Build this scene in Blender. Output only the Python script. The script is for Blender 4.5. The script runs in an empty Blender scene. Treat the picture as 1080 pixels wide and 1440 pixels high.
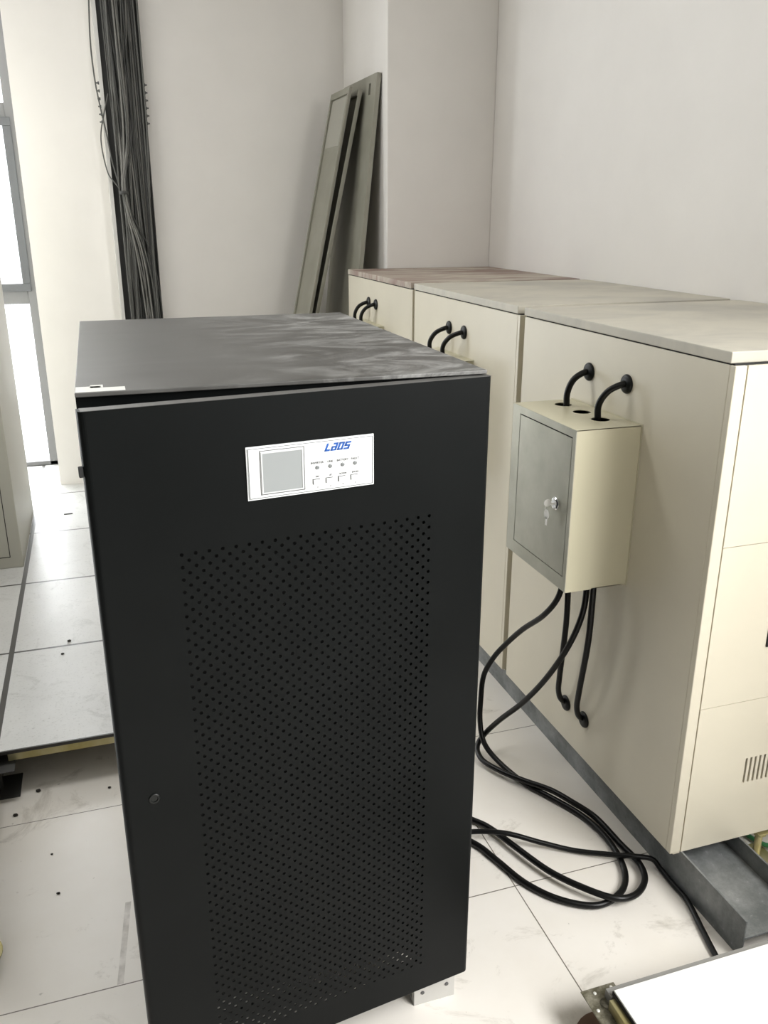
import bpy, bmesh, math, random
from mathutils import Vector, Matrix
R = math.radians
random.seed(7)

# ------------------------------------------------------------------ camera, light, exposure
sc = bpy.context.scene
COL = sc.collection
cam_d = bpy.data.cameras.new('camera')
cam = bpy.data.objects.new('camera', cam_d)
COL.objects.link(cam)
cam_d.sensor_fit = 'VERTICAL'
cam_d.sensor_height = 36.0
cam_d.lens = 1208.74 * 36.0 / 1440.0
cam_d.clip_start = 0.02
_r = Vector((0.95066, -0.31021, 0.0013)).normalized()
_f = Vector((0.2932, 0.8980, -0.32814)).normalized()
_u = _r.cross(_f).normalized()
_r = _f.cross(_u).normalized()
M = Matrix((_r, _u, -_f)).transposed().to_4x4()
M.translation = Vector((0, 0, 1.5166))
cam.matrix_world = M
sc.camera = cam

w = bpy.data.worlds.new('world'); sc.world = w; w.use_nodes = True
w.node_tree.nodes['Background'].inputs[0].default_value = (0.93, 0.97, 1.0, 1)
w.node_tree.nodes['Background'].inputs[1].default_value = 3.0

def area(name, loc, target, sx, sy, power, col, spread=180):
    l = bpy.data.lights.new(name, 'AREA'); l.shape = 'RECTANGLE'; l.size = sx; l.size_y = sy
    l.energy = power; l.color = col; l.spread = R(spread)
    o = bpy.data.objects.new(name, l); COL.objects.link(o)
    o.location = loc
    o.rotation_euler = (Vector(target) - Vector(loc)).to_track_quat('-Z', 'Y').to_euler()
    return o
# daylight outside the far glazing, outside the left windows, and outside the window on the right near the camera
area('far_daylight', (-1.9, 5.75, 1.8), (-1.9, 0, 1.3), 3.2, 2.8, 375, (0.95, 0.98, 1.0))
area('left_daylight', (-3.72, 4.5, 1.9), (0, 4.5, 1.5), 1.2, 1.8, 42, (1.0, 0.98, 0.94))
area('right_daylight', (2.12, -0.65, 2.1), (0, -0.45, 0.7), 2.2, 1.6, 228, (1.0, 0.99, 0.97))

area('added_fill_light', (-0.40, 3.05, 3.085), (-0.40, 3.05, 0), 1.15, 0.55, 24, (1.0, 0.985, 0.96))  # unseen overhead fill, added to brighten the far wall and column
vs = sc.view_settings
vs.view_transform = 'Standard'; vs.look = 'None'; vs.gamma = 1.0; vs.use_curve_mapping = False
vs.exposure = 0.0
sc.cycles.max_bounces = 10
sc.cycles.diffuse_bounces = 6
sc.cycles.use_denoising = True

# ------------------------------------------------------------------ helpers
def tag(o, label=None, cat=None, group=None, kind=None):
    if label: o['label'] = label
    if cat: o['category'] = cat
    if group: o['group'] = group
    if kind: o['kind'] = kind
    return o

def empty(name, loc=(0, 0, 0), rz=0.0):
    o = bpy.data.objects.new(name, None); COL.objects.link(o)
    o.location = loc; o.rotation_euler = (0, 0, rz); o.empty_display_size = 0.05
    return o

def obj(name, bm, mat, parent=None, smooth=False, bevel=0.0, seg=2, loc=None):
    me = bpy.data.meshes.new(name)
    bmesh.ops.recalc_face_normals(bm, faces=bm.faces)
    bm.to_mesh(me); bm.free()
    me.materials.append(mat)
    if smooth:
        for p in me.polygons: p.use_smooth = True
    o = bpy.data.objects.new(name, me); COL.objects.link(o)
    if parent: o.parent = parent
    if loc: o.location = loc
    if bevel > 0:
        b = o.modifiers.new('bevel', 'BEVEL'); b.width = bevel; b.segments = seg; b.limit_method = 'ANGLE'
        b.angle_limit = R(40)
    return o

def box(bm, x0, x1, y0, y1, z0, z1, mat=None):
    vs_ = [bm.verts.new(p) for p in ((x0,y0,z0),(x1,y0,z0),(x1,y1,z0),(x0,y1,z0),(x0,y0,z1),(x1,y0,z1),(x1,y1,z1),(x0,y1,z1))]
    if mat: 
        for v in vs_: v.co = mat @ v.co
    for f in ((0,3,2,1),(4,5,6,7),(0,1,5,4),(1,2,6,5),(2,3,7,6),(3,0,4,7)):
        bm.faces.new([vs_[i] for i in f])
    return bm

def B(*a): 
    bm = bmesh.new()
    for q in a: box(bm, *q)
    return bm

def lathe(bm, prof, n=24, mat=None):
    rings = []
    for r, z in prof:
        rings.append([bm.verts.new((r*math.cos(2*math.pi*i/n), r*math.sin(2*math.pi*i/n), z)) for i in range(n)])
    if mat:
        for ring in rings:
            for v in ring: v.co = mat @ v.co
    for a, b in zip(rings, rings[1:]):
        for i in range(n):
            bm.faces.new((a[i], a[(i+1) % n], b[(i+1) % n], b[i]))
    bm.faces.new(rings[0]); bm.faces.new(rings[-1])
    return bm

def smoothpath(pts, step=6):
    P = [Vector(p) for p in pts]
    P = [P[0]*2 - P[1]] + P + [P[-1]*2 - P[-2]]
    out = []
    for i in range(1, len(P)-2):
        a, b, c, d = P[i-1], P[i], P[i+1], P[i+2]
        for k in range(step):
            t = k/step
            out.append(0.5*((2*b) + (c-a)*t + (2*a-5*b+4*c-d)*t*t + (3*b-a-3*c+d)*t**3))
    out.append(P[-2])
    return out

def tube(bm, pts, r, n=10, step=6):
    path = smoothpath(pts, step)
    T0 = (path[1]-path[0]).normalized()
    nrm = T0.orthogonal().normalized()
    rings = []
    for i, p in enumerate(path):
        T = (path[min(i+1, len(path)-1)] - path[max(i-1, 0)]).normalized()
        nrm = (nrm - T*nrm.dot(T)).normalized()
        bn = T.cross(nrm)
        rings.append([bm.verts.new(p + nrm*(r*math.cos(2*math.pi*k/n)) + bn*(r*math.sin(2*math.pi*k/n))) for k in range(n)])
    for a, b in zip(rings, rings[1:]):
        for k in range(n):
            bm.faces.new((a[k], a[(k+1) % n], b[(k+1) % n], b[k]))
    bm.faces.new(rings[0]); bm.faces.new(rings[-1])
    return bm

def hole_cell(bm, cx, cy, x0, x1, y0, y1, r, n, depth, f):
    """rectangle with a round hole; f(x,y,d) maps sheet coordinates to 3D"""
    outer = []
    m = n//4
    cs = [(x1,y1),(x0,y1),(x0,y0),(x1,y0)]
    for s in range(4):
        a, b = cs[s], cs[(s+1) % 4]
        for k in range(m):
            t = k/m
            outer.append((a[0]+(b[0]-a[0])*t, a[1]+(b[1]-a[1])*t))
    vo = [bm.verts.new(f(x, y, 0)) for x, y in outer]
    vi, vb = [], []
    for k in range(n):
        a = math.pi/4 + 2*math.pi*k/n
        x, y = cx+r*math.cos(a), cy+r*math.sin(a)
        vi.append(bm.verts.new(f(x, y, 0))); vb.append(bm.verts.new(f(x, y, depth)))
    for k in range(n):
        q = (k+1) % n
        bm.faces.new((vo[k], vo[q], vi[q], vi[k]))
        bm.faces.new((vi[k], vi[q], vb[q], vb[k]))

def quad(bm, pts):
    return bm.faces.new([bm.verts.new(p) for p in pts])

# ------------------------------------------------------------------ materials
class NT:
    def __init__(s, name):
        s.m = bpy.data.materials.new(name); s.m.use_nodes = True
        s.t = s.m.node_tree; s.b = s.t.nodes['Principled BSDF']
        s.tc = s.t.nodes.new('ShaderNodeTexCoord')
    def n(s, ty, **kw):
        nd = s.t.nodes.new(ty)
        for k, v in kw.items(): setattr(nd, k, v)
        return nd
    def l(s, a, b): s.t.links.new(a, b)
    def math(s, op, a, b=None, clamp=False):
        nd = s.n('ShaderNodeMath', operation=op, use_clamp=clamp)
        for i, v in enumerate((a, b)):
            if v is None: continue
            if isinstance(v, (int, float)): nd.inputs[i].default_value = v
            else: s.l(v, nd.inputs[i])
        return nd.outputs[0]
    def noise(s, scale, detail=4, rough=0.55, stretch=None, coord='Object', dist=0.0):
        nz = s.n('ShaderNodeTexNoise'); nz.inputs['Scale'].default_value = scale
        nz.inputs['Detail'].default_value = detail; nz.inputs['Roughness'].default_value = rough
        nz.inputs['Distortion'].default_value = dist
        if stretch:
            mp = s.n('ShaderNodeMapping'); mp.inputs['Scale'].default_value = stretch
            s.l(s.tc.outputs[coord], mp.inputs[0]); s.l(mp.outputs[0], nz.inputs['Vector'])
        else: s.l(s.tc.outputs[coord], nz.inputs['Vector'])
        return nz.outputs[0]
    def ramp(s, fac, a, b, c0=(0,0,0,1), c1=(1,1,1,1)):
        r = s.n('ShaderNodeValToRGB'); e = r.color_ramp.elements
        e[0].position = a; e[1].position = b; e[0].color = c0; e[1].color = c1
        s.l(fac, r.inputs[0]); return r.outputs[0]
    def mix(s, fac, a, b):
        m = s.n('ShaderNodeMix', data_type='RGBA')
        for i, v in ((0, fac), (6, a), (7, b)):
            if isinstance(v, (int, float)): m.inputs[i].default_value = v
            elif isinstance(v, tuple): m.inputs[i].default_value = v if len(v) == 4 else v+(1,)
            else: s.l(v, m.inputs[i])
        return m.outputs[2]
    def bump(s, h, strength, dist=0.002):
        b = s.n('ShaderNodeBump'); b.inputs['Strength'].default_value = strength; b.inputs['Distance'].default_value = dist
        s.l(h, b.inputs['Height']); s.l(b.outputs[0], s.b.inputs['Normal'])
    def base(s, v):
        if isinstance(v, tuple): s.b.inputs['Base Color'].default_value = v if len(v) == 4 else v+(1,)
        else: s.l(v, s.b.inputs['Base Color'])
    def set(s, rough=None, metal=None, spec=None):
        if rough is not None:
            if isinstance(rough, (int, float)): s.b.inputs['Roughness'].default_value = rough
            else: s.l(rough, s.b.inputs['Roughness'])
        if metal is not None: s.b.inputs['Metallic'].default_value = metal
        if spec is not None: s.b.inputs['Specular IOR Level'].default_value = spec

def paint(name, col, rough=0.45, var=0.04, metal=0.0, spec=0.5, grain=0.0):
    t = NT(name)
    nz = t.noise(6.0, 5)
    dark = tuple(c*(1-var*2) for c in col)
    t.base(t.mix(t.ramp(nz, 0.3, 0.7), dark, col))
    t.set(rough, metal, spec)
    if grain: t.bump(t.noise(900, 2), grain, 0.0005)
    return t.m

def line_mask(t, comp, origin, period, half):
    """1 on the joint lines perpendicular to comp"""
    a = t.math('SUBTRACT', comp, origin - half)
    a = t.math('DIVIDE', a, period)
    a = t.math('FRACT', a)
    return t.math('LESS_THAN', a, 2*half/period)

BEIGE = (0.66, 0.615, 0.50)
M_wall = paint('wall_plaster', (0.78, 0.755, 0.72), 0.75, 0.015, grain=0.05)
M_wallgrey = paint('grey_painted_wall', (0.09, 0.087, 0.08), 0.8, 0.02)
M_ceil = paint('ceiling_board', (0.45, 0.44, 0.42), 0.85, 0.01)
M_beige = paint('beige_powder_coat', BEIGE, 0.38, 0.02, grain=0.08)
M_boxside = paint('cream_powder_coat', (0.58, 0.545, 0.40), 0.4, 0.02, grain=0.05)
M_black = None

t = NT('beige_dusty_lid')
du = t.ramp(t.noise(3.2, 6, 0.6, (1, 1.4, 1), dist=0.6), 0.42, 0.66)
c = t.mix(du, (0.54, 0.51, 0.43), (0.42, 0.40, 0.35))
sep = t.n('ShaderNodeSeparateXYZ'); t.l(t.tc.outputs['Object'], sep.inputs[0])
far = t.ramp(t.math('ADD', sep.outputs['Y'], t.math('MULTIPLY', t.noise(4, 4), 0.5)), 0.72, 1.0)
rd = t.math('MULTIPLY', far, t.ramp(t.noise(5, 6, 0.7), 0.3, 0.7))
M_lid = None
t.base(c); t.set(0.5); M_lid = t.m
t = NT('beige_lid_red_dust')
du = t.ramp(t.noise(3.0, 6, 0.6, (0.8, 2.0, 1), dist=0.8), 0.36, 0.58)
t.base(t.mix(du, (0.52, 0.48, 0.40), (0.27, 0.19, 0.16))); t.set(0.6); M_lid_red = t.m

t = NT('black_powder_coat')
nz = t.ramp(t.noise(5, 5), 0.35, 0.7)
t.base(t.mix(nz, (0.0028, 0.0035, 0.0035), (0.0042, 0.0050, 0.0050))); t.set(0.43, 0, 0.10)
t.bump(t.noise(1400, 2), 0.12, 0.0004); M_black = t.m

t = NT('black_lid_dust_sheen')  # lid dust, reused as painted sheen on the door's top edge
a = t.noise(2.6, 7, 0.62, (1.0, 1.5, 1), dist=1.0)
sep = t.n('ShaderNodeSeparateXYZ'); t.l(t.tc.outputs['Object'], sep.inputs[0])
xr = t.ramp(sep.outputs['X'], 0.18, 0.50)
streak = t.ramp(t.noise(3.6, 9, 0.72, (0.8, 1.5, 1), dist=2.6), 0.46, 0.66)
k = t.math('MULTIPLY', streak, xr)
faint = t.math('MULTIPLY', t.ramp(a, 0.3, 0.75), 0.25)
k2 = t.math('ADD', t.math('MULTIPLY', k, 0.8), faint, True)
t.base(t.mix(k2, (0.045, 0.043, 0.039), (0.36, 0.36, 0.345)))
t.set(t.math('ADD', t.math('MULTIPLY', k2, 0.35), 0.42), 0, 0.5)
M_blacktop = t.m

M_ink = paint('black_interior', (0.012, 0.012, 0.012), 0.8, 0.0)
M_rubber = paint('black_cable_rubber', (0.003, 0.0032, 0.0032), 0.36, 0.0, spec=0.3)
M_grommet = paint('black_grommet_rubber', (0.005, 0.006, 0.0055), 0.42, 0.0, spec=0.3)
M_white = paint('white_label', (0.66, 0.68, 0.68), 0.35, 0.0)
M_screen = paint('grey_lcd', (0.26, 0.275, 0.275), 0.3, 0.01)
M_bezel = paint('bezel_grey', (0.50, 0.51, 0.51), 0.35, 0.0)
M_blue = paint('logo_blue', (0.012, 0.085, 0.34), 0.4, 0.0)
M_dark = paint('dark_print', (0.10, 0.10, 0.10), 0.5, 0.0)
M_led = paint('grey_led', (0.16, 0.17, 0.17), 0.3, 0.0)
M_tape = paint('tape_white', (0.72, 0.72, 0.68), 0.6, 0.05)
M_chrome = paint('chrome', (0.75, 0.76, 0.78), 0.14, 0.0, metal=1.0)
M_key = paint('nickel_key', (0.88, 0.87, 0.83), 0.3, 0.0, metal=0.35)
M_foot = paint('galvanised_foot', (0.62, 0.61, 0.58), 0.55, 0.08)
M_beam = paint('dull_grey_beam', (0.27, 0.265, 0.25), 0.5, 0.08)
M_green = paint('green_wire', (0.05, 0.22, 0.09), 0.4, 0.0)
M_stone = paint('dark_crumb', (0.03, 0.025, 0.02), 0.9, 0.1)
M_tray = paint('dark_tray', (0.05, 0.05, 0.047), 0.6, 0.05)
M_frame = paint('window_grey_aluminium', (0.11, 0.115, 0.12), 0.4, 0.02)
M_trim = paint('window_light_frame', (0.20, 0.20, 0.20), 0.4, 0.02)

t = NT('brushed_steel_door')
nz = t.ramp(t.noise(7, 5, 0.6), 0.3, 0.75)
t.base(t.mix(nz, (0.40, 0.395, 0.33), (0.55, 0.545, 0.47))); t.set(0.45, 0.7); t.bump(t.noise(500, 2), 0.05, 0.0004)
M_steel = t.m

t = NT('gold_zinc_steel')
nz = t.ramp(t.noise(9, 5, 0.6), 0.35, 0.7)
t.base(t.mix(nz, (0.42, 0.36, 0.15), (0.62, 0.58, 0.38))); t.set(0.38, 0.7); M_gold = t.m
t = NT('weathered_zinc')
nz = t.ramp(t.noise(30, 6, 0.7), 0.4, 0.65)
t.base(t.mix(nz, (0.13, 0.12, 0.08), (0.40, 0.38, 0.31))); t.set(0.45, 0.5); M_zinc = t.m

t = NT('dark_steel_channel')
nz = t.ramp(t.noise(7, 9, 0.75), 0.40, 0.80)
fine = t.ramp(t.noise(55, 5, 0.7), 0.63, 0.72)
t.base(t.mix(t.math('ADD', nz, t.math('MULTIPLY', fine, 0.5), True), (0.115, 0.125, 0.125), (0.34, 0.35, 0.35))); t.set(0.5, 0.2); M_channel = t.m

t = NT('grey_green_panel')
nz = t.ramp(t.noise(4, 5, 0.6), 0.3, 0.7)
t.base(t.mix(nz, (0.235, 0.23, 0.18), (0.30, 0.29, 0.24))); t.set(0.5, 0.0); M_panel = t.m
M_panel_lt = paint('grey_panel_patch', (0.37, 0.36, 0.31), 0.5, 0.03)
M_cgrey = [paint('cable_grey_%s' % n_, c_, 0.6, 0.1) for n_, c_ in (('a', (0.10, 0.10, 0.092)), ('b', (0.19, 0.185, 0.17)), ('c', (0.045, 0.045, 0.042)))]

t = NT('ceramic_floor')
sep = t.n('ShaderNodeSeparateXYZ'); t.l(t.tc.outputs['Object'], sep.inputs[0])
jx = line_mask(t, sep.outputs['X'], 0.809, 0.6, 0.0013)
jy = line_mask(t, sep.outputs['Y'], 1.467, 0.6, 0.0013)
j = t.math('MAXIMUM', jx, jy)
cl = t.ramp(t.noise(2.2, 6, 0.6), 0.3, 0.75)
body = t.mix(cl, (0.76, 0.72, 0.655), (0.85, 0.82, 0.775))
sm = t.ramp(t.noise(4.5, 8, 0.72, dist=1.2), 0.57, 0.74)
body = t.mix(t.math('MULTIPLY', sm, 0.75), body, (0.36, 0.325, 0.27))
sp = t.ramp(t.noise(45, 3, 0.6), 0.71, 0.76)
body = t.mix(t.math('MULTIPLY', sp, 0.5), body, (0.20, 0.18, 0.15))
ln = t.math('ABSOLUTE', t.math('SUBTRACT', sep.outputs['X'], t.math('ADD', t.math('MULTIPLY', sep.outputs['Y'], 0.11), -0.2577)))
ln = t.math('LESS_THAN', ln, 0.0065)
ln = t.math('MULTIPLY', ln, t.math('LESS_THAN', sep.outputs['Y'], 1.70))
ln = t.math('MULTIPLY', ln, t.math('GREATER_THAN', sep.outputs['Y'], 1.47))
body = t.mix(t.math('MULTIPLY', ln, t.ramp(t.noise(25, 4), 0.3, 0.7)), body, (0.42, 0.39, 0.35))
t.base(t.mix(j, body, (0.17, 0.15, 0.12)))
t.set(t.math('ADD', t.math('MULTIPLY', sm, 0.25), 0.28), 0, 0.45)
t.bump(t.math('SUBTRACT', 1.0, j), 0.6, 0.002)
M_floor = t.m

t = NT('raised_floor_laminate')
sep = t.n('ShaderNodeSeparateXYZ'); t.l(t.tc.outputs['Object'], sep.inputs[0])
jx = line_mask(t, sep.outputs['X'], -0.391, 0.6, 0.0085)
jy = line_mask(t, sep.outputs['Y'], 2.239, 0.6, 0.0055)
j = t.math('MAXIMUM', jx, jy)
cl = t.ramp(t.noise(3, 6, 0.65), 0.35, 0.75)
body = t.mix(cl, (0.49, 0.49, 0.475), (0.58, 0.58, 0.565))
sm = t.ramp(t.noise(9, 9, 0.78, dist=1.0), 0.54, 0.72)
body = t.mix(t.math('MULTIPLY', sm, 0.65), body, (0.26, 0.26, 0.245))
sp = t.ramp(t.noise(120, 3, 0.6), 0.58, 0.70)
body = t.mix(t.math('MULTIPLY', sp, 0.45), body, (0.25, 0.25, 0.24))
t.base(t.mix(j, body, (0.05, 0.047, 0.042)))
t.set(0.36, 0, 0.45)
t.bump(t.math('SUBTRACT', 1.0, j), 0.7, 0.003)
M_raised = t.m
M_tilewhite = paint('tile_laminate_white', (0.80, 0.80, 0.79), 0.3, 0.02)

t = NT('window_glass')
tr = t.n('ShaderNodeBsdfTransparent'); gl = t.n('ShaderNodeBsdfGlossy'); gl.inputs['Roughness'].default_value = 0.02
mx = t.n('ShaderNodeMixShader'); mx.inputs[0].default_value = 0.06
t.l(tr.outputs[0], mx.inputs[1]); t.l(gl.outputs[0], mx.inputs[2])
t.l(mx.outputs[0], t.t.nodes['Material Output'].inputs['Surface'])
M_glass = t.m

# ------------------------------------------------------------------ room
XL, XR, YB, YF, ZC = -3.4, 1.873, -2.6, 5.27, 3.15
YW = 4.80         # face of the far wall right of the glazing
ZR = 0.117        # top of the raised floor
def struct(name, bm, mat, **k): return tag(obj(name, bm, mat, **k), kind='structure')

struct('floor', B((XL-.2, XR+.2, YB-.2, YF+.2, -0.12, 0.0)), M_floor)
# raised floor: sheet on the left and behind the tower
T = 0.010
bm = B((XL, 0.209, 2.239, YF, ZR-T, ZR), (XL, -0.391, YB, 2.239, ZR-T, ZR))
struct('floor_raised', bm, M_raised)
struct('ceiling', B((XL-.2, XR+.2, YB-.2, YF+.2, ZC, ZC+.12)), M_ceil)
# far wall: solid from x=-0.30 to the right, glazing left of it set back
struct('wall_far', B((-0.286, XR+.2, YW, YF+.15, 0, ZC)), M_wall)
struct('wall_far_head', B((XL-.2, -0.292, YF, YF+.15, 2.95, ZC), (XL-.2, -0.292, YF, YF+.15, 0, ZR)), M_wall)
# column at the right of the far wall
struct('wall_column', B((1.340, XR, 4.062, YW, 0, ZC)), M_wall, bevel=0.004)
# right wall with a window near the camera
WY0, WY1, WZ0, WZ1 = -1.75, 0.45, 1.25, 2.95
struct('wall_right', B((XR, XR+.2, WY1, YW, 0, ZC), (XR, XR+.2, YB, WY0, 0, ZC), (XR, XR+.2, WY0, WY1, 0, WZ0), (XR, XR+.2, WY0, WY1, WZ1, ZC)), M_wall)
struct('wall_back', B((XL-.2, XR+.2, YB-.2, YB, 0, ZC)), M_wallgrey)
cl_ = tag(empty('added_fill_panel', (-0.40, 3.05, ZC)), 'added unseen white fill light panel above the space behind the black tower', 'ceiling light')  # unseen panel added to house the overhead fill
obj('fill_panel_frame', B((-.62, .62, -.32, .32, -0.05, 0)), M_white, cl_, bevel=0.004)
LY0, LY1, LZ0, LZ1 = 3.9, 5.1, 1.0, 2.8
struct('wall_left', B((XL-.2, XL, LY1, YF, 0, ZC), (XL-.2, XL, YB, LY0, 0, ZC), (XL-.2, XL, LY0, LY1, 0, LZ0), (XL-.2, XL, LY0, LY1, LZ1, ZC)), M_wallgrey)

def window(name, x0, x1, y, zs, ws, glass=True):
    """grey aluminium window with light outer frame, facing the room along -Y"""
    r = tag(empty(name, (x0, y, zs[0])), kind='structure')
    W = x1-x0; H = zs[-1]-zs[0]
    bars = [(0, W, -0.03, 0.05, 0, 0.025), (0, W, -0.03, 0.05, H-0.03, H), (0, 0.018, -0.03, 0.05, 0, H), (W-0.055, W, -0.03, 0.05, 0, H)]
    for z in zs[1:-1]: bars.append((0, W, -0.02, 0.05, z-zs[0]-0.035, z-zs[0]+0.035))
    for w_ in ws: bars.append((w_-x0-0.03, w_-x0+0.03, -0.02, 0.05, 0, H))
    obj('window_frame', B(*bars), M_trim, r, bevel=0.003)
    return r
win = window('window_1', -3.35, -0.300, YF, (ZR, 1.075, 2.02, 2.95), (-0.95, -1.6, -2.25, -2.9))
# dark opening sash in the middle row, nearest the wall
sx0, sx1, sz0, sz1 = -0.92, -0.333, 1.11, 1.985
def sash(x0, x1, z0, z1, w_=0.042):
    ox, oz = -3.35, ZR
    a, b, c_, d = x0-ox, x1-ox, z0-oz, z1-oz
    o = obj('window_sash', B((a, b, -0.045, -0.02, c_, c_+w_), (a, b, -0.045, -0.02, d-w_, d), (a, a+w_, -0.045, -0.02, c_+w_, d-w_), (b-w_, b, -0.045, -0.02, c_+w_, d-w_)), M_frame, win, bevel=0.003)
    return o
sash(sx0, sx1, sz0, sz1)
bounds = [-3.35, -2.9, -2.25, -1.6, -0.95, -0.300]
pane = bmesh.new()
for zz0, zz1 in ((ZR+.02, 1.05), (1.10, 2.0), (2.04, 2.93)):
    for a, b in zip(bounds, bounds[1:]):
        box(pane, a+3.35+.02, b+3.35-.02, 0.0, 0.006, zz0-ZR, zz1-ZR)
obj('window_pane', pane, M_glass, win)
# off-frame windows: mullions only
wr = tag(empty('window_2', (XR, WY0, WZ0)), kind='structure')
obj('window_frame', B((0.08, .12, 0, 2.2, 0, .04), (0.08, .12, 0, 2.2, 1.66, 1.7), (0.08, .12, 0, .04, 0, 1.7), (0.08, .12, 2.16, 2.2, 0, 1.7), (0.08, .12, 1.08, 1.12, 0, 1.7)), M_trim, wr)
wl = tag(empty('window_3', (XL, LY0, LZ0)), kind='structure')
obj('window_frame', B((-.12, -.08, 0, 1.2, 0, .04), (-.12, -.08, 0, 1.2, 1.76, 1.8), (-.12, -.08, 0, .04, 0, 1.8), (-.12, -.08, 1.16, 1.2, 0, 1.8), (-.12, -.08, .58, .62, 0, 1.8)), M_trim, wl)

# ------------------------------------------------------------------ raised floor substructure
def stringer(x0, x1, y0, y1, label, mat=M_gold, h=0.024, z1=ZR-T):
    o = obj('floor_stringer', B((x0, x1, y0, y1, z1-h, z1)), mat, bevel=0.001)
    return tag(o, label, 'floor support beam')
stringer(-0.36, 0.20, 2.243, 2.263, 'gold zinc steel beam under the raised floor edge left of the black tower')

def pedestal(x, y, label, head=0.05, base=0.055, mat=M_zinc, square=True, zt=ZR-T):
    r = tag(empty('floor_pedestal', (x, y, 0)), label, 'floor pedestal')
    if square: obj('base', B((-base, base, -base, base, 0, 0.003)), mat, r, bevel=0.001)
    else: obj('base', lathe(bmesh.new(), [(base, 0), (base, 0.003), (base*.5, 0.006)], 28), mat, r)
    obj('rod', lathe(bmesh.new(), [(0.009, 0.003), (0.009, zt-0.028)], 16), mat, r, smooth=False)
    obj('nut', lathe(bmesh.new(), [(0.016, zt-0.05), (0.016, zt-0.038)], 6), mat, r)
    hd = B((-head, head, -head, head, zt-0.0285, zt-0.0255))
    obj('head', hd, mat, r, bevel=0.001)
    return r
pedestal(-0.391, 2.243, 'dark steel pedestal under the raised floor corner at the left edge', mat=M_tray, square=True)
pedestal(-0.391, 1.639, 'round-footed brass coloured pedestal at the lower left edge of the picture', mat=M_gold, square=False)

# raised tile at lower right
tile = tag(empty('floor_tile', (0.806, 1.052, ZR)), 'loose white raised floor tile at the lower right in front of the steel channel', 'floor tile')
obj('tile_top', B((0, 0.594, -0.594, 0, -0.008, 0)), M_tilewhite, tile, bevel=0.001)
obj('edge_trim', B((-0.0015, 0.5955, -0.5955, 0.0015, -0.012, -0.004)), M_ink, tile)
stringer(0.800, 1.405, 1.049, 1.070, 'grey steel beam along the far edge of the white loose tile', mat=M_beam, z1=ZR-0.013)
stringer(0.793, 0.813, 0.50, 1.045, 'brassy steel beam along the left edge of the white loose tile', mat=M_gold, z1=ZR-0.013)
ped = tag(empty('floor_pedestal', (0.800, 1.045, 0)), 'steel pedestal with square head at the corner of the white tile', 'floor pedestal')
zt = ZR-0.038
hd = B((-0.036, 0.038, -0.034, 0.053, zt-0.003, zt))
obj('head', hd, M_zinc, ped, bevel=0.001)
obj('rod', lathe(bmesh.new(), [(0.011, 0.004), (0.011, zt-.003)], 16), M_zinc, ped)
obj('base', lathe(bmesh.new(), [(0.062, 0), (0.062, 0.003), (0.03, 0.007)], 28), paint('rusty_base', (0.16, 0.085, 0.05), 0.6, 0.1), ped)
for sx, sy in ((-0.012, 0.040), (-0.026, 0.004), (0.026, 0.043)):
    obj('screw', lathe(bmesh.new(), [(0.0035, zt), (0.0035, zt+0.0015), (0.002, zt+0.0025)], 12), M_key, ped, loc=(sx, sy, 0))
obj('screw_head', lathe(bmesh.new(), [(0.012, zt), (0.012, zt+0.002), (0.008, zt+0.005)], 20), M_zinc, ped, loc=(-0.002, 0.014, 0))
p4 = pedestal(1.425, 1.372, 'thin brass pedestal under the front of the nearest beige cabinet', mat=M_gold, base=0.04, head=0.03, zt=0.12)

# steel channel the beige cabinets stand on
def channel(x0, label):
    y0, y1, h, th = 1.126, 4.055, 0.0995, 0.005
    wd = 0.168
    bm = B((0, th, 0, y1-y0, 0, h), (wd-th, wd, 0, y1-y0, 0, h), (th, wd-th, 0, y1-y0, 0.048, 0.054))
    o = obj('steel_channel', bm, M_channel, bevel=0.0012, loc=(x0, y0, 0))
    return tag(o, label, 'steel channel')
channel(1.176, 'dark grey dusty steel channel under the left side of the beige cabinets')
channel(1.66, 'grey steel channel under the right side of the beige cabinets by the wall')
tag(obj('green_wire', tube(bmesh.new(), [(1.44, 1.52, .01), (1.458, 1.40, .012), (1.50, 1.33, .03), (1.49, 1.25, .012), (1.56, 1.18, .01)], 0.006), M_green, smooth=True),
    'green wire lying on the floor under the nearest beige cabinet', 'wire')

# ------------------------------------------------------------------ beige cabinets
XC, CD, CW = 1.145, 0.725, 0.879      # side plane, depth in x, length in y
ZB, ZL, ZT = 0.100, 1.2455, 1.268

def grommet(parent, y, z):
    m = Matrix.Translation((0, y, z)) @ Matrix.Rotation(R(-90), 4, 'Y')
    o = obj('grommet', lathe(bmesh.new(), [(0.0225, 0), (0.0225, 0.003), (0.0205, 0.006), (0.0155, 0.0085), (0.0105, 0.0095), (0.009, 0.0095)], 28, m), M_grommet, parent, smooth=False, bevel=0.0008)
    return o

def grid_plate(bm, xs, zs, hole, f, depth):
    """plate of cells, hole(i,j) True leaves a rectangular opening with its reveals"""
    for i in range(len(xs)-1):
        for j in range(len(zs)-1):
            if hole(i, j):
                a, b, c_, d = xs[i], xs[i+1], zs[j], zs[j+1]
                for p, q in (((a,c_),(b,c_)),((b,c_),(b,d)),((b,d),(a,d)),((a,d),(a,c_))):
                    quad(bm, [f(*p, 0), f(*q, 0), f(*q, depth), f(*p, depth)])
            else:
                quad(bm, [f(xs[i], zs[j], 0), f(xs[i+1], zs[j], 0), f(xs[i+1], zs[j+1], 0), f(xs[i], zs[j+1], 0)])

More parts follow.
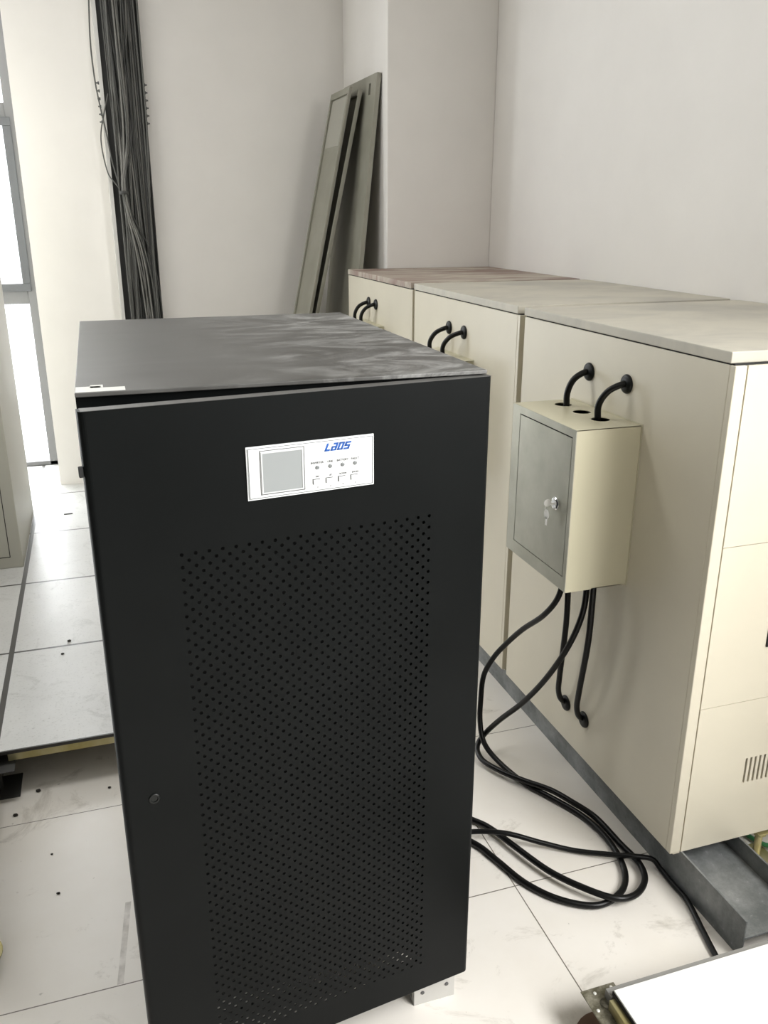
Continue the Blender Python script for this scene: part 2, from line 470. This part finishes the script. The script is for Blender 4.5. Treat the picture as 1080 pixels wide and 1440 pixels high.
def cabinet(y0, label, lidmat, gz, low):
    r = tag(empty('battery_cabinet', (XC, y0, ZB)), label, 'cabinet')
    H = ZL-ZB
    obj('body', B((0, CD, 0, CW, 0, H-0.0035)), M_beige, r, bevel=0.0015)
    obj('lid_gap', B((0.003, CD-.004, -0.010, CW-.004, H-0.0035, H)), M_ink, r)
    obj('base_flange', B((0.012, 0.03, -0.012, 0.006, -0.006, 0.004)), M_beige, r)
    lid = obj('lid', B((-0.0025, CD, -0.004, CW+0.001, 0, ZT-ZL)), lidmat, r, bevel=0.002, loc=(0, 0, H))
    f = lambda x, z, d: (x, -0.016+d, z)
    # corner post and three front panels
    obj('corner_post', B((0, 0.028, -0.0155, 0.0, 0, H-0.003)), M_beige, r, bevel=0.002)
    for n_, (z0, z1) in enumerate(((0.767, H-0.003), (0.384, 0.7655), (0.0, 0.3825))):
        bm = bmesh.new()
        X0, X1 = 0.0300, CD-0.001
        if n_ == 2:
            xs = [X0]
            x = 0.1775
            while x < 0.52:
                xs += [x, x+0.0058]; x += 0.0128
            xs.append(X1)
            zs = [z0, 0.158, 0.226, z1]
            grid_plate(bm, xs, zs, lambda i, j: j == 1 and i % 2 == 1 and i < len(xs)-2, f, 0.008)
        else:
            quad(bm, [f(X0, z0, 0), f(X1, z0, 0), f(X1, z1, 0), f(X0, z1, 0)])
        for p, q in (((X0,z0),(X1,z0)),((X1,z0),(X1,z1)),((X1,z1),(X0,z1)),((X0,z1),(X0,z0))):
            quad(bm, [f(*p, 0), f(*q, 0), f(*q, 0.014), f(*p, 0.014)])
        pn = obj('front_panel', bm, M_beige, r)
        if n_ == 2:
            obj('vent_backing', B((0.17, 0.55, -0.0045, -0.002, 0.15, 0.235)), M_ink, pn)
        if n_ == 1:
            obj('latch', B((0.180, 0.215, -0.020, -0.015, 0.515, 0.560)), M_ink, pn, bevel=0.002)
    for gy, gzz in ((gz[0], 1.1465), (gz[1], 1.1455)) + (low if low else ()):
        grommet(r, gy-y0, gzz-ZB)
    return r
Y1, Y2, Y3 = 1.3645, 2.2715, 3.177
CW = 0.862
cabinet(Y1, 'nearest beige steel cabinet with vent slots, at the right edge', M_lid, (1.865, 1.699), ((1.849, 0.214), (1.752, 0.219)))
CW = 0.866
cabinet(Y2, 'middle beige steel cabinet of the row, behind the black tower', M_lid, (2.784, 2.654), None)
CW = 0.876
cabinet(Y3, 'farthest beige steel cabinet with reddish dust on its top, beside the column', M_lid_red, (3.723, 3.619), None)

# ------------------------------------------------------------------ junction boxes on the cabinet sides
def junction_box(y0, label, full=True):
    """hangs on the cabinet side; origin at its lower back near corner"""
    D, W, H = 0.165, 0.312, 0.390
    r = tag(empty('junction_box', (XC-0.0005, y0, 0.674)), label, 'junction box')
    th = 0.0015
    bm = bmesh.new()
    # top with three knock-out holes, bottom with four
    def sheet(zz, sgn, holes, rad):
        ys = [0] + [(a+b)/2 for a, b in zip(holes, holes[1:])] + [W]
        for k, hy in enumerate(holes):
            hole_cell(bm, hy, -0.056, ys[k], ys[k+1], -0.056-0.04, -0.056+0.04, rad, 24, th, lambda a, b, d: (b, a, zz-sgn*d))
        quad(bm, [(-D, 0, zz), (-0.096, 0, zz), (-0.096, W, zz), (-D, W, zz)])
        quad(bm, [(-0.016, 0, zz), (0, 0, zz), (0, W, zz), (-0.016, W, zz)])
    sheet(H, 1, [0.084, 0.168, 0.258], 0.0215)
    sheet(0, -1, [0.050, 0.110, 0.178], 0.018)
    def wallq(x0, x1, ya, yb):
        quad(bm, [(x0, ya, 0), (x1, yb, 0), (x1, yb, H), (x0, ya, H)])
    wallq(-D, 0, 0, 0); wallq(-D, 0, W, W); wallq(0, 0, 0, W)
    o = obj('enclosure', bm, M_boxside, r)
    so = o.modifiers.new('solid', 'SOLIDIFY'); so.thickness = th; so.offset = -1
    # mounting flange against the cabinet
    obj('mounting_flange', B((-0.0015, 0, -0.004, W+0.004, -0.003, H+0.003)), M_boxside, r)
    # front frame and door in bare steel
    ma, mb, mt = 0.014, 0.040, 0.018
    obj('front_frame', B((-D-0.002, -D, 0, ma, 0, H), (-D-0.002, -D, W-mb, W, 0, H), (-D-0.002, -D, ma, W-mb, 0, 0.034), (-D-0.002, -D, ma, W-mb, H-mt, H)), M_steel, r)
    dr = obj('box_door', B((-D-0.0015, -D+0.0005, ma+0.003, W-mb-0.0015, 0.0355, H-mt-0.0035)), M_steel, r, bevel=0.0005)
    obj('door_gap', B((-D+0.003, -D+0.006, ma-0.002, W-mb+0.002, 0.03, H-mt+0.003)), M_ink, r)
    # cam lock with key
    m = Matrix.Translation((-D-0.0015, 0.068, 0.200)) @ Matrix.Rotation(R(-90), 4, 'Y')
    lk = obj('lock', lathe(bmesh.new(), [(0.0160, 0), (0.0160, 0.003), (0.013, 0.006), (0.010, 0.0065)], 28, m), M_chrome, dr, bevel=0.0006)
    m2 = Matrix.Translation((-D-0.008, 0.068, 0.200)) @ Matrix.Rotation(R(-90), 4, 'Y')
    kb = bmesh.new()
    box(kb, -D-0.018, -D-0.008, 0.0672, 0.0688, 0.197, 0.203)
    for part in ((lathe, [(0.009, -0.0008), (0.009, 0.0008)], Matrix.Translation((-D-0.024, 0.068, 0.203)) @ Matrix.Rotation(R(90), 4, 'X')),):
        part[0](kb, part[1], 20, part[2])
    obj('key', kb, M_key, dr)
    kb = bmesh.new()      # second key hanging from the ring
    lathe(kb, [(0.0115, -0.0008), (0.0115, 0.0008)], 20, Matrix.Translation((-D-0.020, 0.076, 0.172)) @ Matrix.Rotation(R(-90), 4, 'Y'))
    box(kb, -D-0.0208, -D-0.0192, 0.0725, 0.0795, 0.145, 0.166)
    obj('key', kb, M_key, dr)
    rg = tube(bmesh.new(), [(-D-0.024, 0.068, 0.203), (-D-0.027, 0.071, 0.195), (-D-0.024, 0.076, 0.183), (-D-0.020, 0.076, 0.177)], 0.0007, 6)
    obj('key_ring', rg, M_key, dr)
    return r
junction_box(1.626, 'cream metal junction box with a steel door and keys on the nearest beige cabinet')
junction_box(1.626+0.947, 'cream junction box on the middle beige cabinet, its top showing over the black tower')
junction_box(1.626+1.885, 'cream junction box on the farthest beige cabinet, half hidden by the black tower')

# ------------------------------------------------------------------ cables at the cabinets
def cable(pts, r, label, name='power_cable', group=None, mat=None, n=14):
    return tag(obj(name, tube(bmesh.new(), pts, r, n), mat or M_rubber, smooth=True), label, 'cable', group)
def upper(y1, y2, label):
    cable([(1.089, y1, 0.98), (1.089, y1, 1.055), (1.089, y1+.001, 1.095), (1.101, (y1+y2)/2, 1.127), (1.126, y2, 1.1440), (1.150, y2, 1.1462), (1.17, y2, 1.1462)], 0.0078, label)
upper(1.868, 1.865, 'short black cable from the near junction box top to the left grommet')
upper(1.722, 1.699, 'short black cable from the near junction box top to the right grommet')
upper(2.822, 2.784, 'short black cable to the left grommet of the middle beige cabinet')
upper(2.700, 2.654, 'short black cable to the right grommet of the middle beige cabinet')
upper(3.755, 3.723, 'short black cable to the left grommet of the farthest beige cabinet')
upper(3.660, 3.619, 'short black cable to the right grommet of the farthest beige cabinet')
cable([(1.088, 1.795, 0.72), (1.088, 1.796, 0.655), (1.095, 1.80, 0.50), (1.103, 1.825, 0.33), (1.112, 1.840, 0.262), (1.132, 1.848, 0.224), (1.165, 1.849, 0.214)], 0.0078,
      'black cable hanging straight from the junction box to the left lower grommet')
cable([(1.088, 1.676, 0.72), (1.088, 1.676, 0.655), (1.092, 1.684, 0.50), (1.098, 1.715, 0.34), (1.108, 1.735, 0.272), (1.130, 1.749, 0.230), (1.165, 1.752, 0.219)], 0.0078,
      'black cable hanging from the junction box to the right lower grommet')
RZ = 0.0095
cable([(1.086, 1.800, 0.72), (1.080, 1.800, 0.66), (1.070, 1.805, 0.575), (1.055, 1.85, 0.50), (1.040, 1.935, 0.419), (1.02, 1.990, 0.350), (1.00, 2.028, 0.288), (0.98, 2.047, 0.221), (0.965, 2.028, 0.151), (0.955, 2.005, 0.095),
       (0.953, 1.965, 0.045), (0.972, 1.895, 0.020), (1.005, 1.800, RZ), (1.045, 1.722, RZ), (1.083, 1.640, RZ), (1.099, 1.560, RZ), (1.096, 1.480, RZ), (1.074, 1.409, RZ), (1.031, 1.363, RZ), (0.959, 1.344, RZ), (0.886, 1.385, RZ), (0.832, 1.458, RZ), (0.800, 1.549, RZ), (0.771, 1.622, RZ), (0.70, 1.70, RZ), (0.50, 1.74, RZ), (0.40, 1.74, 0.03)],
      0.0078, 'long black cable looping on the floor, leaving the box nearest its left corner')
cable([(1.088, 1.705, 0.72), (1.088, 1.705, 0.66), (1.079, 1.700, 0.572), (1.064, 1.731, 0.464), (1.045, 1.799, 0.336), (1.02, 1.872, 0.225), (0.990, 1.946, 0.130), (0.966, 1.995, 0.055), (0.940, 1.985, 0.025), (0.928, 1.925, 0.022),
       (0.955, 1.860, 0.022), (0.995, 1.800, 0.024), (1.045, 1.735, 0.027), (1.075, 1.675, 0.0265), (1.111, 1.605, 0.017), (1.121, 1.505, 0.012), (1.125, 1.430, 0.014), (1.105, 1.375, 0.016), (1.055, 1.337, 0.020), (1.000, 1.335, 0.026), (0.948, 1.384, 0.026), (0.897, 1.465, 0.022), (0.856, 1.575, 0.020), (0.833, 1.652, 0.014), (0.805, 1.700, 0.011), (0.72, 1.79, RZ), (0.52, 1.85, RZ), (0.40, 1.85, 0.03)],
      0.0078, 'long black cable looping widest over the floor tiles below the junction box')
cable([(0.42, 1.69, 0.03), (0.55, 1.68, RZ), (0.68, 1.664, 0.016), (0.765, 1.648, 0.026), (0.845, 1.604, 0.037), (0.925, 1.562, 0.021), (1.00, 1.520, 0.010), (1.075, 1.468, 0.020), (1.115, 1.440, 0.028), (1.157, 1.423, 0.022), (1.166, 1.398, 0.010), (1.166, 1.35, 0.0075), (1.166, 1.295, 0.007), (1.148, 1.225, 0.007), (1.128, 1.150, 0.007), (1.105, 1.05, 0.007), (1.08, 0.90, 0.007)],
      0.0065, 'single black cable running across the floor past the channel to the loose tile')

# ------------------------------------------------------------------ black tower (UPS)
bx0, bx1, by0, by1, bz0, bz1 = -0.0407, 0.5627, 1.2101, 2.0664, 0.108, 1.2887
ups = tag(empty('power_supply_tower', (bx0, by0, 0)), 'tall black steel power supply tower with perforated door and small display', 'power supply')
W, D = bx1-bx0, by1-by0
s = 0.0015
bm = B((0, s, 0.016, D-.002, bz0, bz1-.007), (W-s, W, 0.016, D-.002, bz0, bz1-.007), (s, W-s, D-.004, D-.002, bz0, bz1-.007))
box(bm, s, W-s, 0.30, D-.004, bz0, bz0+.0015)         # bottom plate stops short behind the fan duct
box(bm, s, 0.030, 0.016, 0.018, bz0, bz1-.007); box(bm, W-0.030, W-s, 0.016, 0.018, bz0, bz1-.007)
box(bm, 0.030, W-0.030, 0.016, 0.018, bz1-.04, bz1-.007)
obj('body', bm, M_black, ups)
bm = B((0.03, W-0.03, 0.022, 0.03, 0.152, bz1-.04), (s, W-s, 0.016, 0.022, bz0-.008, 0.124))
obj('inner_panel', bm, M_ink, ups)
obj('lid', B((0, W, 0, D, 0, 0.006)), M_blacktop, ups, bevel=0.0012, loc=(0, 0, bz1-0.006))
bm = B((0.001, 0.066, 0.004, 0.030, 0, .0004), (0.020, 0.037, 0.03, 0.052, 0, .0004), (0.001, 0.034, 0.03, 0.042, 0, .0004))
obj('tape_residue', bm, M_tape, ups, loc=(0, 0, bz1+.0001))
for fx, fy in ((0.508, 0.022), (0.03, 0.03), (0.508, 0.76), (0.03, 0.76)):
    ft = obj('foot', B((0, 0.088, 0, 0.012, 0, bz0+.0), (0, 0.088, 0.012, 0.06, 0, 0.006), (0, 0.088, 0.012, 0.06, bz0-.006, bz0)), M_foot, ups, loc=(fx, fy, 0), bevel=0.001)
    for q in (0.018, 0.070):
        obj('screw', lathe(bmesh.new(), [(0.004, 0), (0.004, 0.0015)], 12, Matrix.Translation((q, -0.0002, 0.03 if q < .05 else 0.036)) @ Matrix.Rotation(R(90), 4, 'X')), M_dark, ft)

# door: hinged on its right edge, standing slightly open; local x runs from the free edge (-DW) to the hinge (0), outside is -y
DW, DZ0, DZ1, DT, DR = 0.6105, 0.0918, 1.2802, 0.0225, 0.009
door = obj('door', bmesh.new(), M_black, ups)
door.location = (0.5686-bx0, 1.2016-by0, 0)
door.rotation_euler = (0, 0, R(7.06))
bm = bmesh.new()
s0, s1, pz0, pz1 = -0.4955, -0.1065, 0.159, 1.068
NC = 41; px_ = (s1-s0)/(NC-1); NRW = 48; pzp = (pz1-pz0)/NRW
f = lambda x, z, d: (x, d, z)
zb, ztp = pz0-pzp/2, pz1+pzp/2
for c_ in range(NC):
    cx = s0+c_*px_
    xa, xb = cx-px_/2, cx+px_/2
    if c_ % 2 == 0:
        for k_ in range(NRW+1):
            cz = pz0+k_*pzp
            hole_cell(bm, cx, cz, xa, xb, cz-pzp/2, cz+pzp/2, 0.0028, 8, 0.0014, f)
    else:
        for k_ in range(NRW):
            cz = pz0+(k_+.5)*pzp
            hole_cell(bm, cx, cz, xa, xb, cz-pzp/2, cz+pzp/2, 0.0028, 8, 0.0014, f)
        quad(bm, [f(xa, zb, 0), f(xb, zb, 0), f(xb, pz0, 0), f(xa, pz0, 0)])
        quad(bm, [f(xa, pz1, 0), f(xb, pz1, 0), f(xb, ztp, 0), f(xa, ztp, 0)])
X0, X1 = s0-px_/2, s1+px_/2
L0, L1 = -DW+DR, -DR
for xa, xb, za, zc in ((L0, X0, DZ0, DZ1), (X1, L1, DZ0, DZ1), (X0, X1, DZ0, zb), (X0, X1, ztp, DZ1)):
    quad(bm, [f(xa, za, 0), f(xb, za, 0), f(xb, zc, 0), f(xa, zc, 0)])
prof = []
for sgn in (0, 1):
    pr = []
    for k_ in range(7):
        a = R(90*k_/6)
        if sgn: pr.append((-DR+DR*math.sin(a), DR-DR*math.cos(a)))
        else: pr.append((-DW+DR-DR*math.sin(a), DR-DR*math.cos(a)))
    pr.append((pr[-1][0], DT))
    pr.append((pr[-1][0]+(-0.018 if sgn else 0.018), DT))
    for p, q in zip(pr, pr[1:]):
        fc = quad(bm, [f(p[0], DZ0, p[1]), f(q[0], DZ0, q[1]), f(q[0], DZ1, q[1]), f(p[0], DZ1, p[1])])
    prof.append(pr)
for zz, dz in ((DZ0, 0.014), (DZ1, -0.014)):
    ring = [f(p[0], zz, p[1]) for p in reversed(prof[0][:8])] + [f(p[0], zz, p[1]) for p in prof[1][:8]]
    quad(bm, ring)
    quad(bm, [f(-DW+.018, zz, DT), f(-.018, zz, DT), f(-.018, zz+dz, DT), f(-DW+.018, zz+dz, DT)])
bmesh.ops.remove_doubles(bm, verts=bm.verts, dist=1e-6)
bmesh.ops.recalc_face_normals(bm, faces=bm.faces)
bm.to_mesh(door.data); bm.free()
# lock, side catch and painted sheen on the top edge
obj('door_lock', lathe(bmesh.new(), [(0.0085, 0), (0.0085, 0.001), (0.0075, 0.002), (0.0055, 0.002), (0.005, 0.0005)], 24, Matrix.Translation((-0.5656, 0.0, 0.6857)) @ Matrix.Rotation(R(90), 4, 'X')), M_grommet, door)
obj('catch', B((-DW-0.006, -DW, 0.006, 0.014, 1.193, 1.207)), M_ink, door, bevel=0.001)

obj('painted_edge_sheen', B((-DW+0.004, -0.002, 0.0008, DT-0.0005, DZ1+0.0001, DZ1+0.0005)), M_blacktop, door)  # pale strip paints the sheen of the door's top face
# display panel
dp = obj('display_panel', B((-0.3962, -0.2040, -0.0030, 0, 1.1345, 1.2100)), M_white, door, bevel=0.002)
bm = B((-0.3972, -0.2030, -0.0020, 0.0002, 1.1335, 1.1350), (-0.3972, -0.2030, -0.0020, 0.0002, 1.2095, 1.2110), (-0.3972, -0.3957, -0.0020, 0.0002, 1.135, 1.2095), (-0.2045, -0.2030, -0.0020, 0.0002, 1.135, 1.2095))
obj('panel_rim', bm, M_white, dp)
def outline(x0, x1, z0, z1, w_, y0=-0.0034):
    return B((x0, x1, y0, -0.003, z0, z0+w_), (x0, x1, y0, -0.003, z1-w_, z1), (x0, x0+w_, y0, -0.003, z0+w_, z1-w_), (x1-w_, x1, y0, -0.003, z0+w_, z1-w_))
obj('panel_outline', outline(-0.3948, -0.2054, 1.1358, 1.2087, 0.0009), M_led, dp)
obj('screen_outline', outline(-0.3785, -0.3120, 1.1398, 1.2046, 0.0010), M_dark, dp)
bm = B((-0.3765, -0.3140, -0.0040, -0.003, 1.2000, 1.2025), (-0.3765, -0.3140, -0.0040, -0.003, 1.1415, 1.1432), (-0.3765, -0.3745, -0.0040, -0.003, 1.1432, 1.2), (-0.3160, -0.3140, -0.0040, -0.003, 1.1432, 1.2))
obj('screen_bezel', bm, M_bezel, dp)
obj('screen', B((-0.3745, -0.3160, -0.0034, -0.0028, 1.1432, 1.2000)), M_screen, dp)
# logo, blocky slanted letters
bm = bmesh.new()
u = 0.00186
def bar(x0, x1, z0, z1, ox):
    sh = lambda x, z: (-0.2815+(ox+x)*u+z*u*0.42, z*u+1.1930)
    p = [sh(x0, z0), sh(x1, z0), sh(x1, z1), sh(x0, z1)]
    a = [bm.verts.new((q[0], -0.0033, q[1])) for q in p]; b = [bm.verts.new((q[0], -0.0029, q[1])) for q in p]
    bm.faces.new(a)
    for i in range(4): bm.faces.new((a[i], a[(i+1) % 4], b[(i+1) % 4], b[i]))
for args in ((0, 1.5, 0, 6, 0), (0, 4.2, 0, 1.3, 0),
             (0.8, 4.6, 4.8, 6, 5), (3.2, 4.6, 0, 6, 5), (0, 4.6, 2.3, 3.4, 5), (0, 1.4, 0, 3.4, 5), (0, 4.6, 0, 1.0, 5),
             (0, 1.5, 0, 6, 10.4), (3.1, 4.6, 0, 6, 10.4), (0, 4.6, 0, 1.1, 10.4), (0, 4.6, 4.9, 6, 10.4),
             (0, 4.6, 4.8, 6, 15.8), (0, 1.5, 2.5, 6, 15.8), (0, 4.6, 2.5, 3.6, 15.8), (3.1, 4.6, 0, 3.6, 15.8), (0, 4.6, 0, 1.2, 15.8)):
    x0_, x1_, z0_, z1_, o_ = args
    e_ = 0.12
    bar(x0_-e_, x1_+e_, z0_-e_, z1_+e_, o_)
obj('logo', bm, M_blue, dp)
def text(body, x, z, size, mat, parent, name='caption', y=-0.0034):
    c_ = bpy.data.curves.new(name, 'FONT'); c_.body = body; c_.size = size; c_.align_x = 'CENTER'; c_.offset = 0.00012
    to = bpy.data.objects.new(name, c_); COL.objects.link(to)
    me = bpy.data.meshes.new_from_object(to)
    bpy.data.objects.remove(to); me.materials.append(mat)
    o = bpy.data.objects.new(name, me); COL.objects.link(o); o.parent = parent
    o.location = (x, y, z); o.rotation_euler = (R(90), 0, 0)
    return o
M_cap = paint('caption_grey', (0.10, 0.10, 0.10), 0.5, 0.0)
for k_, (lx, tx, ty) in enumerate(((-0.2928, 'INVERTER', 'ESC'), (-0.2728, 'LINE', 'UP'), (-0.2534, 'BATTERY', 'DOWN'), (-0.2336, 'FAULT', 'ENTER'))):
    zz = 1.1703+0.0006*k_
    obj('indicator_light', lathe(bmesh.new(), [(0.0030, 0.0028), (0.0030, 0.0038), (0.0018, 0.0042)], 18, Matrix.Translation((lx, 0, 1.1706)) @ Matrix.Rotation(R(90), 4, 'X')), M_led, dp)
    text(tx, lx, 1.1762, 0.0044, M_cap, dp)
    bt = obj('button', B((lx-0.0065, lx+0.0065, -0.0042, -0.003, 1.1455, 1.1525)), M_white, dp, bevel=0.0006)
    obj('button_painted_shadow', B((lx-0.0078, lx-0.0066, -0.0034, -0.003, 1.1455, 1.1535), (lx-0.0078, lx+0.004, -0.0034, -0.003, 1.1527, 1.1537)), M_dark, dp)  # dark strips paint each button's shadow along its left and upper edges
    text(ty, lx, 1.1560, 0.0036, M_cap, dp)
    mk = bmesh.new()
    if k_ in (1, 2):
        g_ = 1 if k_ == 1 else -1
        for v_ in [(lx-.0013, -.0032, 1.1408-g_*.0011), (lx+.0013, -.0032, 1.1408-g_*.0011), (lx, -.0032, 1.1408+g_*.0012)]: mk.verts.new(v_)
        mk.verts.ensure_lookup_table(); mk.faces.new(mk.verts)
    else:
        lathe(mk, [(0.0009, 0.003), (0.0009, 0.0032)], 12, Matrix.Translation((lx, 0, 1.1408)) @ Matrix.Rotation(R(90), 4, 'X'))
    obj('symbol', mk, M_dark, dp)

# ------------------------------------------------------------------ leaning cabinet panels
def leaning_panel(xt, zt_, xb, zb_, y0, y1, th, label, tray=False, slot=False, patch=False):
    """panel standing on its foot at (xb, zb_) leaning to (xt, zt_); width runs along y"""
    L = math.hypot(xt-xb, zt_-zb_)
    r = tag(empty('metal_panel', (xb, y0, zb_)), label, 'metal panel')
    r.rotation_euler = (0, math.atan2(xt-xb, zt_-zb_), 0)
    Wd = y1-y0
    bm = bmesh.new()
    if slot:
        ys = [0, 0.085, 0.115, Wd]; zs = [0, L-0.085, L-0.035, L]
        grid_plate(bm, ys, zs, lambda i, j: i == 1 and j == 1, lambda a, b, d: (d, a, b), th)
        quad(bm, [(th, 0, 0), (th, Wd, 0), (th, Wd, L-0.09), (th, 0, L-0.09)])
        for p, q in (((0,0),(Wd,0)),((Wd,0),(Wd,L)),((Wd,L),(0,L)),((0,L),(0,0))):
            quad(bm, [(0, p[0], p[1]), (0, q[0], q[1]), (th, q[0], q[1]), (th, p[0], p[1])])
        obj('sheet', bm, M_panel, r)
        obj('slot_backing', B((th-.001, th, 0.08, 0.12, L-0.09, L-0.03)), M_ink, r)
    else:
        box(bm, th*0.6, th*0.6+0.0015, 0, Wd, 0, L)
        obj('sheet', bm, M_panel, r)
        obj('rim', B((0, th, 0, 0.022 if tray else 0.004, 0, L), (0, th, Wd-0.022 if tray else Wd-.004, Wd, 0, L), (0, th, 0.022, Wd-0.022, 0, 0.022), (0, th, 0.022, Wd-0.022, L-0.03, L)), M_panel, r, bevel=0.001)
    if patch:
        obj('pale_patch', B((th*.6-.0012, th*.6, 0.03, Wd-0.03, L-0.26, L-0.035)), M_panel_lt, r)
    return r
leaning_panel(1.231, 2.082, 0.784, 0.0, 4.30, 4.64, 0.015, 'narrow framed grey-green metal panel, leftmost of those leaning in the corner', tray=True, patch=True)
leaning_panel(1.277, 2.074, 0.802, 0.0, 4.30, 4.64, 0.019, 'thin grey-green metal panel edge showing between two leaning panels')
leaning_panel(1.3175, 2.124, 1.085, 0.0, 4.14, 4.70, 0.020, 'widest grey-green metal panel with a slot, rightmost of those leaning in the corner', slot=True)

# ------------------------------------------------------------------ grey cabinet at the left edge
lc = tag(empty('equipment_cabinet', (-1.10, 3.627, ZR)), 'pale grey metal equipment cabinet at the left edge near the bright window', 'cabinet')
lw = 1.10-0.4015
M_lcab = paint('pale_grey_cabinet', (0.42, 0.41, 0.35), 0.4, 0.02)
obj('body', B((0, lw, 0, 0.735, 0, 2.02)), M_lcab, lc, bevel=0.004, seg=3)
ld = obj('door', B((0.04, lw-0.048, -0.003, 0, 0.052, 1.96)), M_lcab, lc, bevel=0.0015)
obj('door_seam', B((0.037, lw-0.045, -0.0008, 0, 0.048, 1.964)), M_ink, lc)

# ------------------------------------------------------------------ cable bundle on its tray
tray = tag(empty('cable_tray', (0.145, YW, 0)), 'dark upright metal cable tray fixed to the far wall behind the grey cables', 'cable tray')
M_tray = paint('dark_tray', (0.05, 0.05, 0.047), 0.6, 0.05)
M_trayw = paint('tray_side_white', (0.62, 0.61, 0.58), 0.5, 0.02)
TD = 0.10
obj('back_plate', B((-0.012, 0.175, -0.055, -0.045, ZR, ZC-.01)), M_tray, tray)
obj('rail', B((-0.030, -0.013, -TD, -0.0, ZR, ZC-.01)), M_trayw, tray)
obj('rail', B((0.172, 0.176, -TD, -0.0, ZR, ZC-.01)), M_tray, tray)
for k_ in range(6):
    z_ = 1.93+k_*0.034
    for xx in (0.176, -0.044):
        obj('bolt', lathe(bmesh.new(), [(0.007, 0), (0.007, 0.006), (0.0035, 0.007), (0.0035, 0.014)], 10, Matrix.Translation((xx if xx > 0 else xx+.014, -TD+.02, z_)) @ Matrix.Rotation(R(90 if xx > 0 else -90), 4, 'Y')), M_dark, tray)

bundle = tag(empty('cable_bundle', (0.150, YW-TD-.02, 0)), 'thick bundle of thin grey data cables running down the far wall', 'cable bundle')
rnd = random.Random(3)
def strand(pts, r, mi):
    obj('cable', tube(bmesh.new(), pts, r, 6, 4), M_cgrey[mi], bundle, smooth=True)
z_tie = 1.61
for k_ in range(58):
    tied = k_ < 20
    x0 = 0.005 + 0.150*rnd.random() if not tied else 0.01+0.09*rnd.random()
    layer = rnd.random()
    y0 = 0.018 - 0.05*layer
    pts = []
    xb_ = -0.004+0.170*rnd.random()
    z = ZC-0.02
    ph = rnd.random()*6; am = 0.004+0.018*rnd.random()
    while z > 0.1:
        tt = (ZC-z)/(ZC)
        xx = x0*(1-tt)+xb_*tt + am*math.sin(z*2.2+ph)
        yy = y0+0.006*math.sin(z*3+ph*2)
        if tied:
            g_ = math.exp(-((z-z_tie)/0.20)**2)
            tx = 0.022+0.018*((k_*0.37) % 1)
            xx = xx*(1-g_)+tx*g_
            yy = yy*(1-g_)+(-0.050-0.016*((k_*0.61) % 1))*g_
            if z < z_tie: xx += 0.05*min(1, (z_tie-z)/0.6)*((k_ % 5)/4)
        xx = min(max(xx, 0.002 if z > 2.1 else -0.010), 0.165)
        pts.append((xx, yy, z)); z -= 0.135
    strand(pts, 0.0036+0.001*rnd.random(), rnd.choice((0, 0, 1, 1, 2)))
obj('tie', lathe(bmesh.new(), [(0.024, -0.008), (0.026, 0), (0.024, 0.008)], 18, Matrix.Translation((0.031, -0.055, z_tie))), M_cgrey[2], bundle)
tag(obj('stray_cable', tube(bmesh.new(), [(0.118, 4.68, 2.60), (0.104, 4.68, 2.437), (0.093, 4.68, 2.263), (0.096, 4.68, 2.114), (0.108, 4.68, 2.0), (0.126, 4.675, 1.87), (0.140, 4.67, 1.75), (0.165, 4.66, 1.63)], 0.0035, 8), M_cgrey[0], smooth=True),
    'single thin grey cable bowing out left of the cable bundle', 'cable')
tag(obj('stray_cable', tube(bmesh.new(), [(0.150, 4.67, 2.05), (0.125, 4.68, 1.97), (0.101, 4.68, 1.88), (0.099, 4.68, 1.80), (0.115, 4.675, 1.70), (0.140, 4.665, 1.66), (0.168, 4.66, 1.62)], 0.003, 8), M_cgrey[0], smooth=True),
    'short grey cable looping out left of the bundle just above its tie', 'cable')

# ------------------------------------------------------------------ crumbs of debris
def crumb(x, y, z, s_, label, seed):
    bm = bmesh.new(); bmesh.ops.create_icosphere(bm, subdivisions=1, radius=s_)
    rr = random.Random(seed)
    for v in bm.verts: v.co = Vector((v.co.x*(1+.5*rr.random()), v.co.y*(.8+.5*rr.random()), v.co.z*.6))
    tag(obj('crumb', bm, M_stone, loc=(x, y, z+s_*.5)), label, 'debris')
for i, (x, y, z, s_, lb) in enumerate((
        (-0.290, 2.197, 0, 0.006, 'dark crumb on the floor just in front of the raised floor edge'),
        (-0.343, 2.107, 0, 0.006, 'dark crumb on the floor nearest the dark steel pedestal'),
        (-0.102, 2.153, 0, 0.004, 'tiny dark crumb on the floor beside the black tower'),
        (-0.246, 1.921, 0, 0.003, 'tiny crumb on the pale floor tile left of the tower'),
        (-0.226, 1.777, 0, 0.004, 'lone crumb in the middle of the pale floor tile left of the tower'),
        (-0.209, 2.867, ZR, 0.006, 'brown scrap on the raised floor just behind the second tile joint'),
        (-0.228, 2.777, ZR, 0.005, 'brown scrap on the raised floor just in front of the tile joint'))):
    crumb(x, y, z, s_, lb, i)
tag(obj('scrap_strip', B((-0.02, 0.02, -0.004, 0.004, 0, 0.003)), M_stone, loc=(-0.238, 4.276, ZR)), 'thin dark scrap lying on the bright raised floor near the window', 'debris')
bpy.context.view_layer.update()
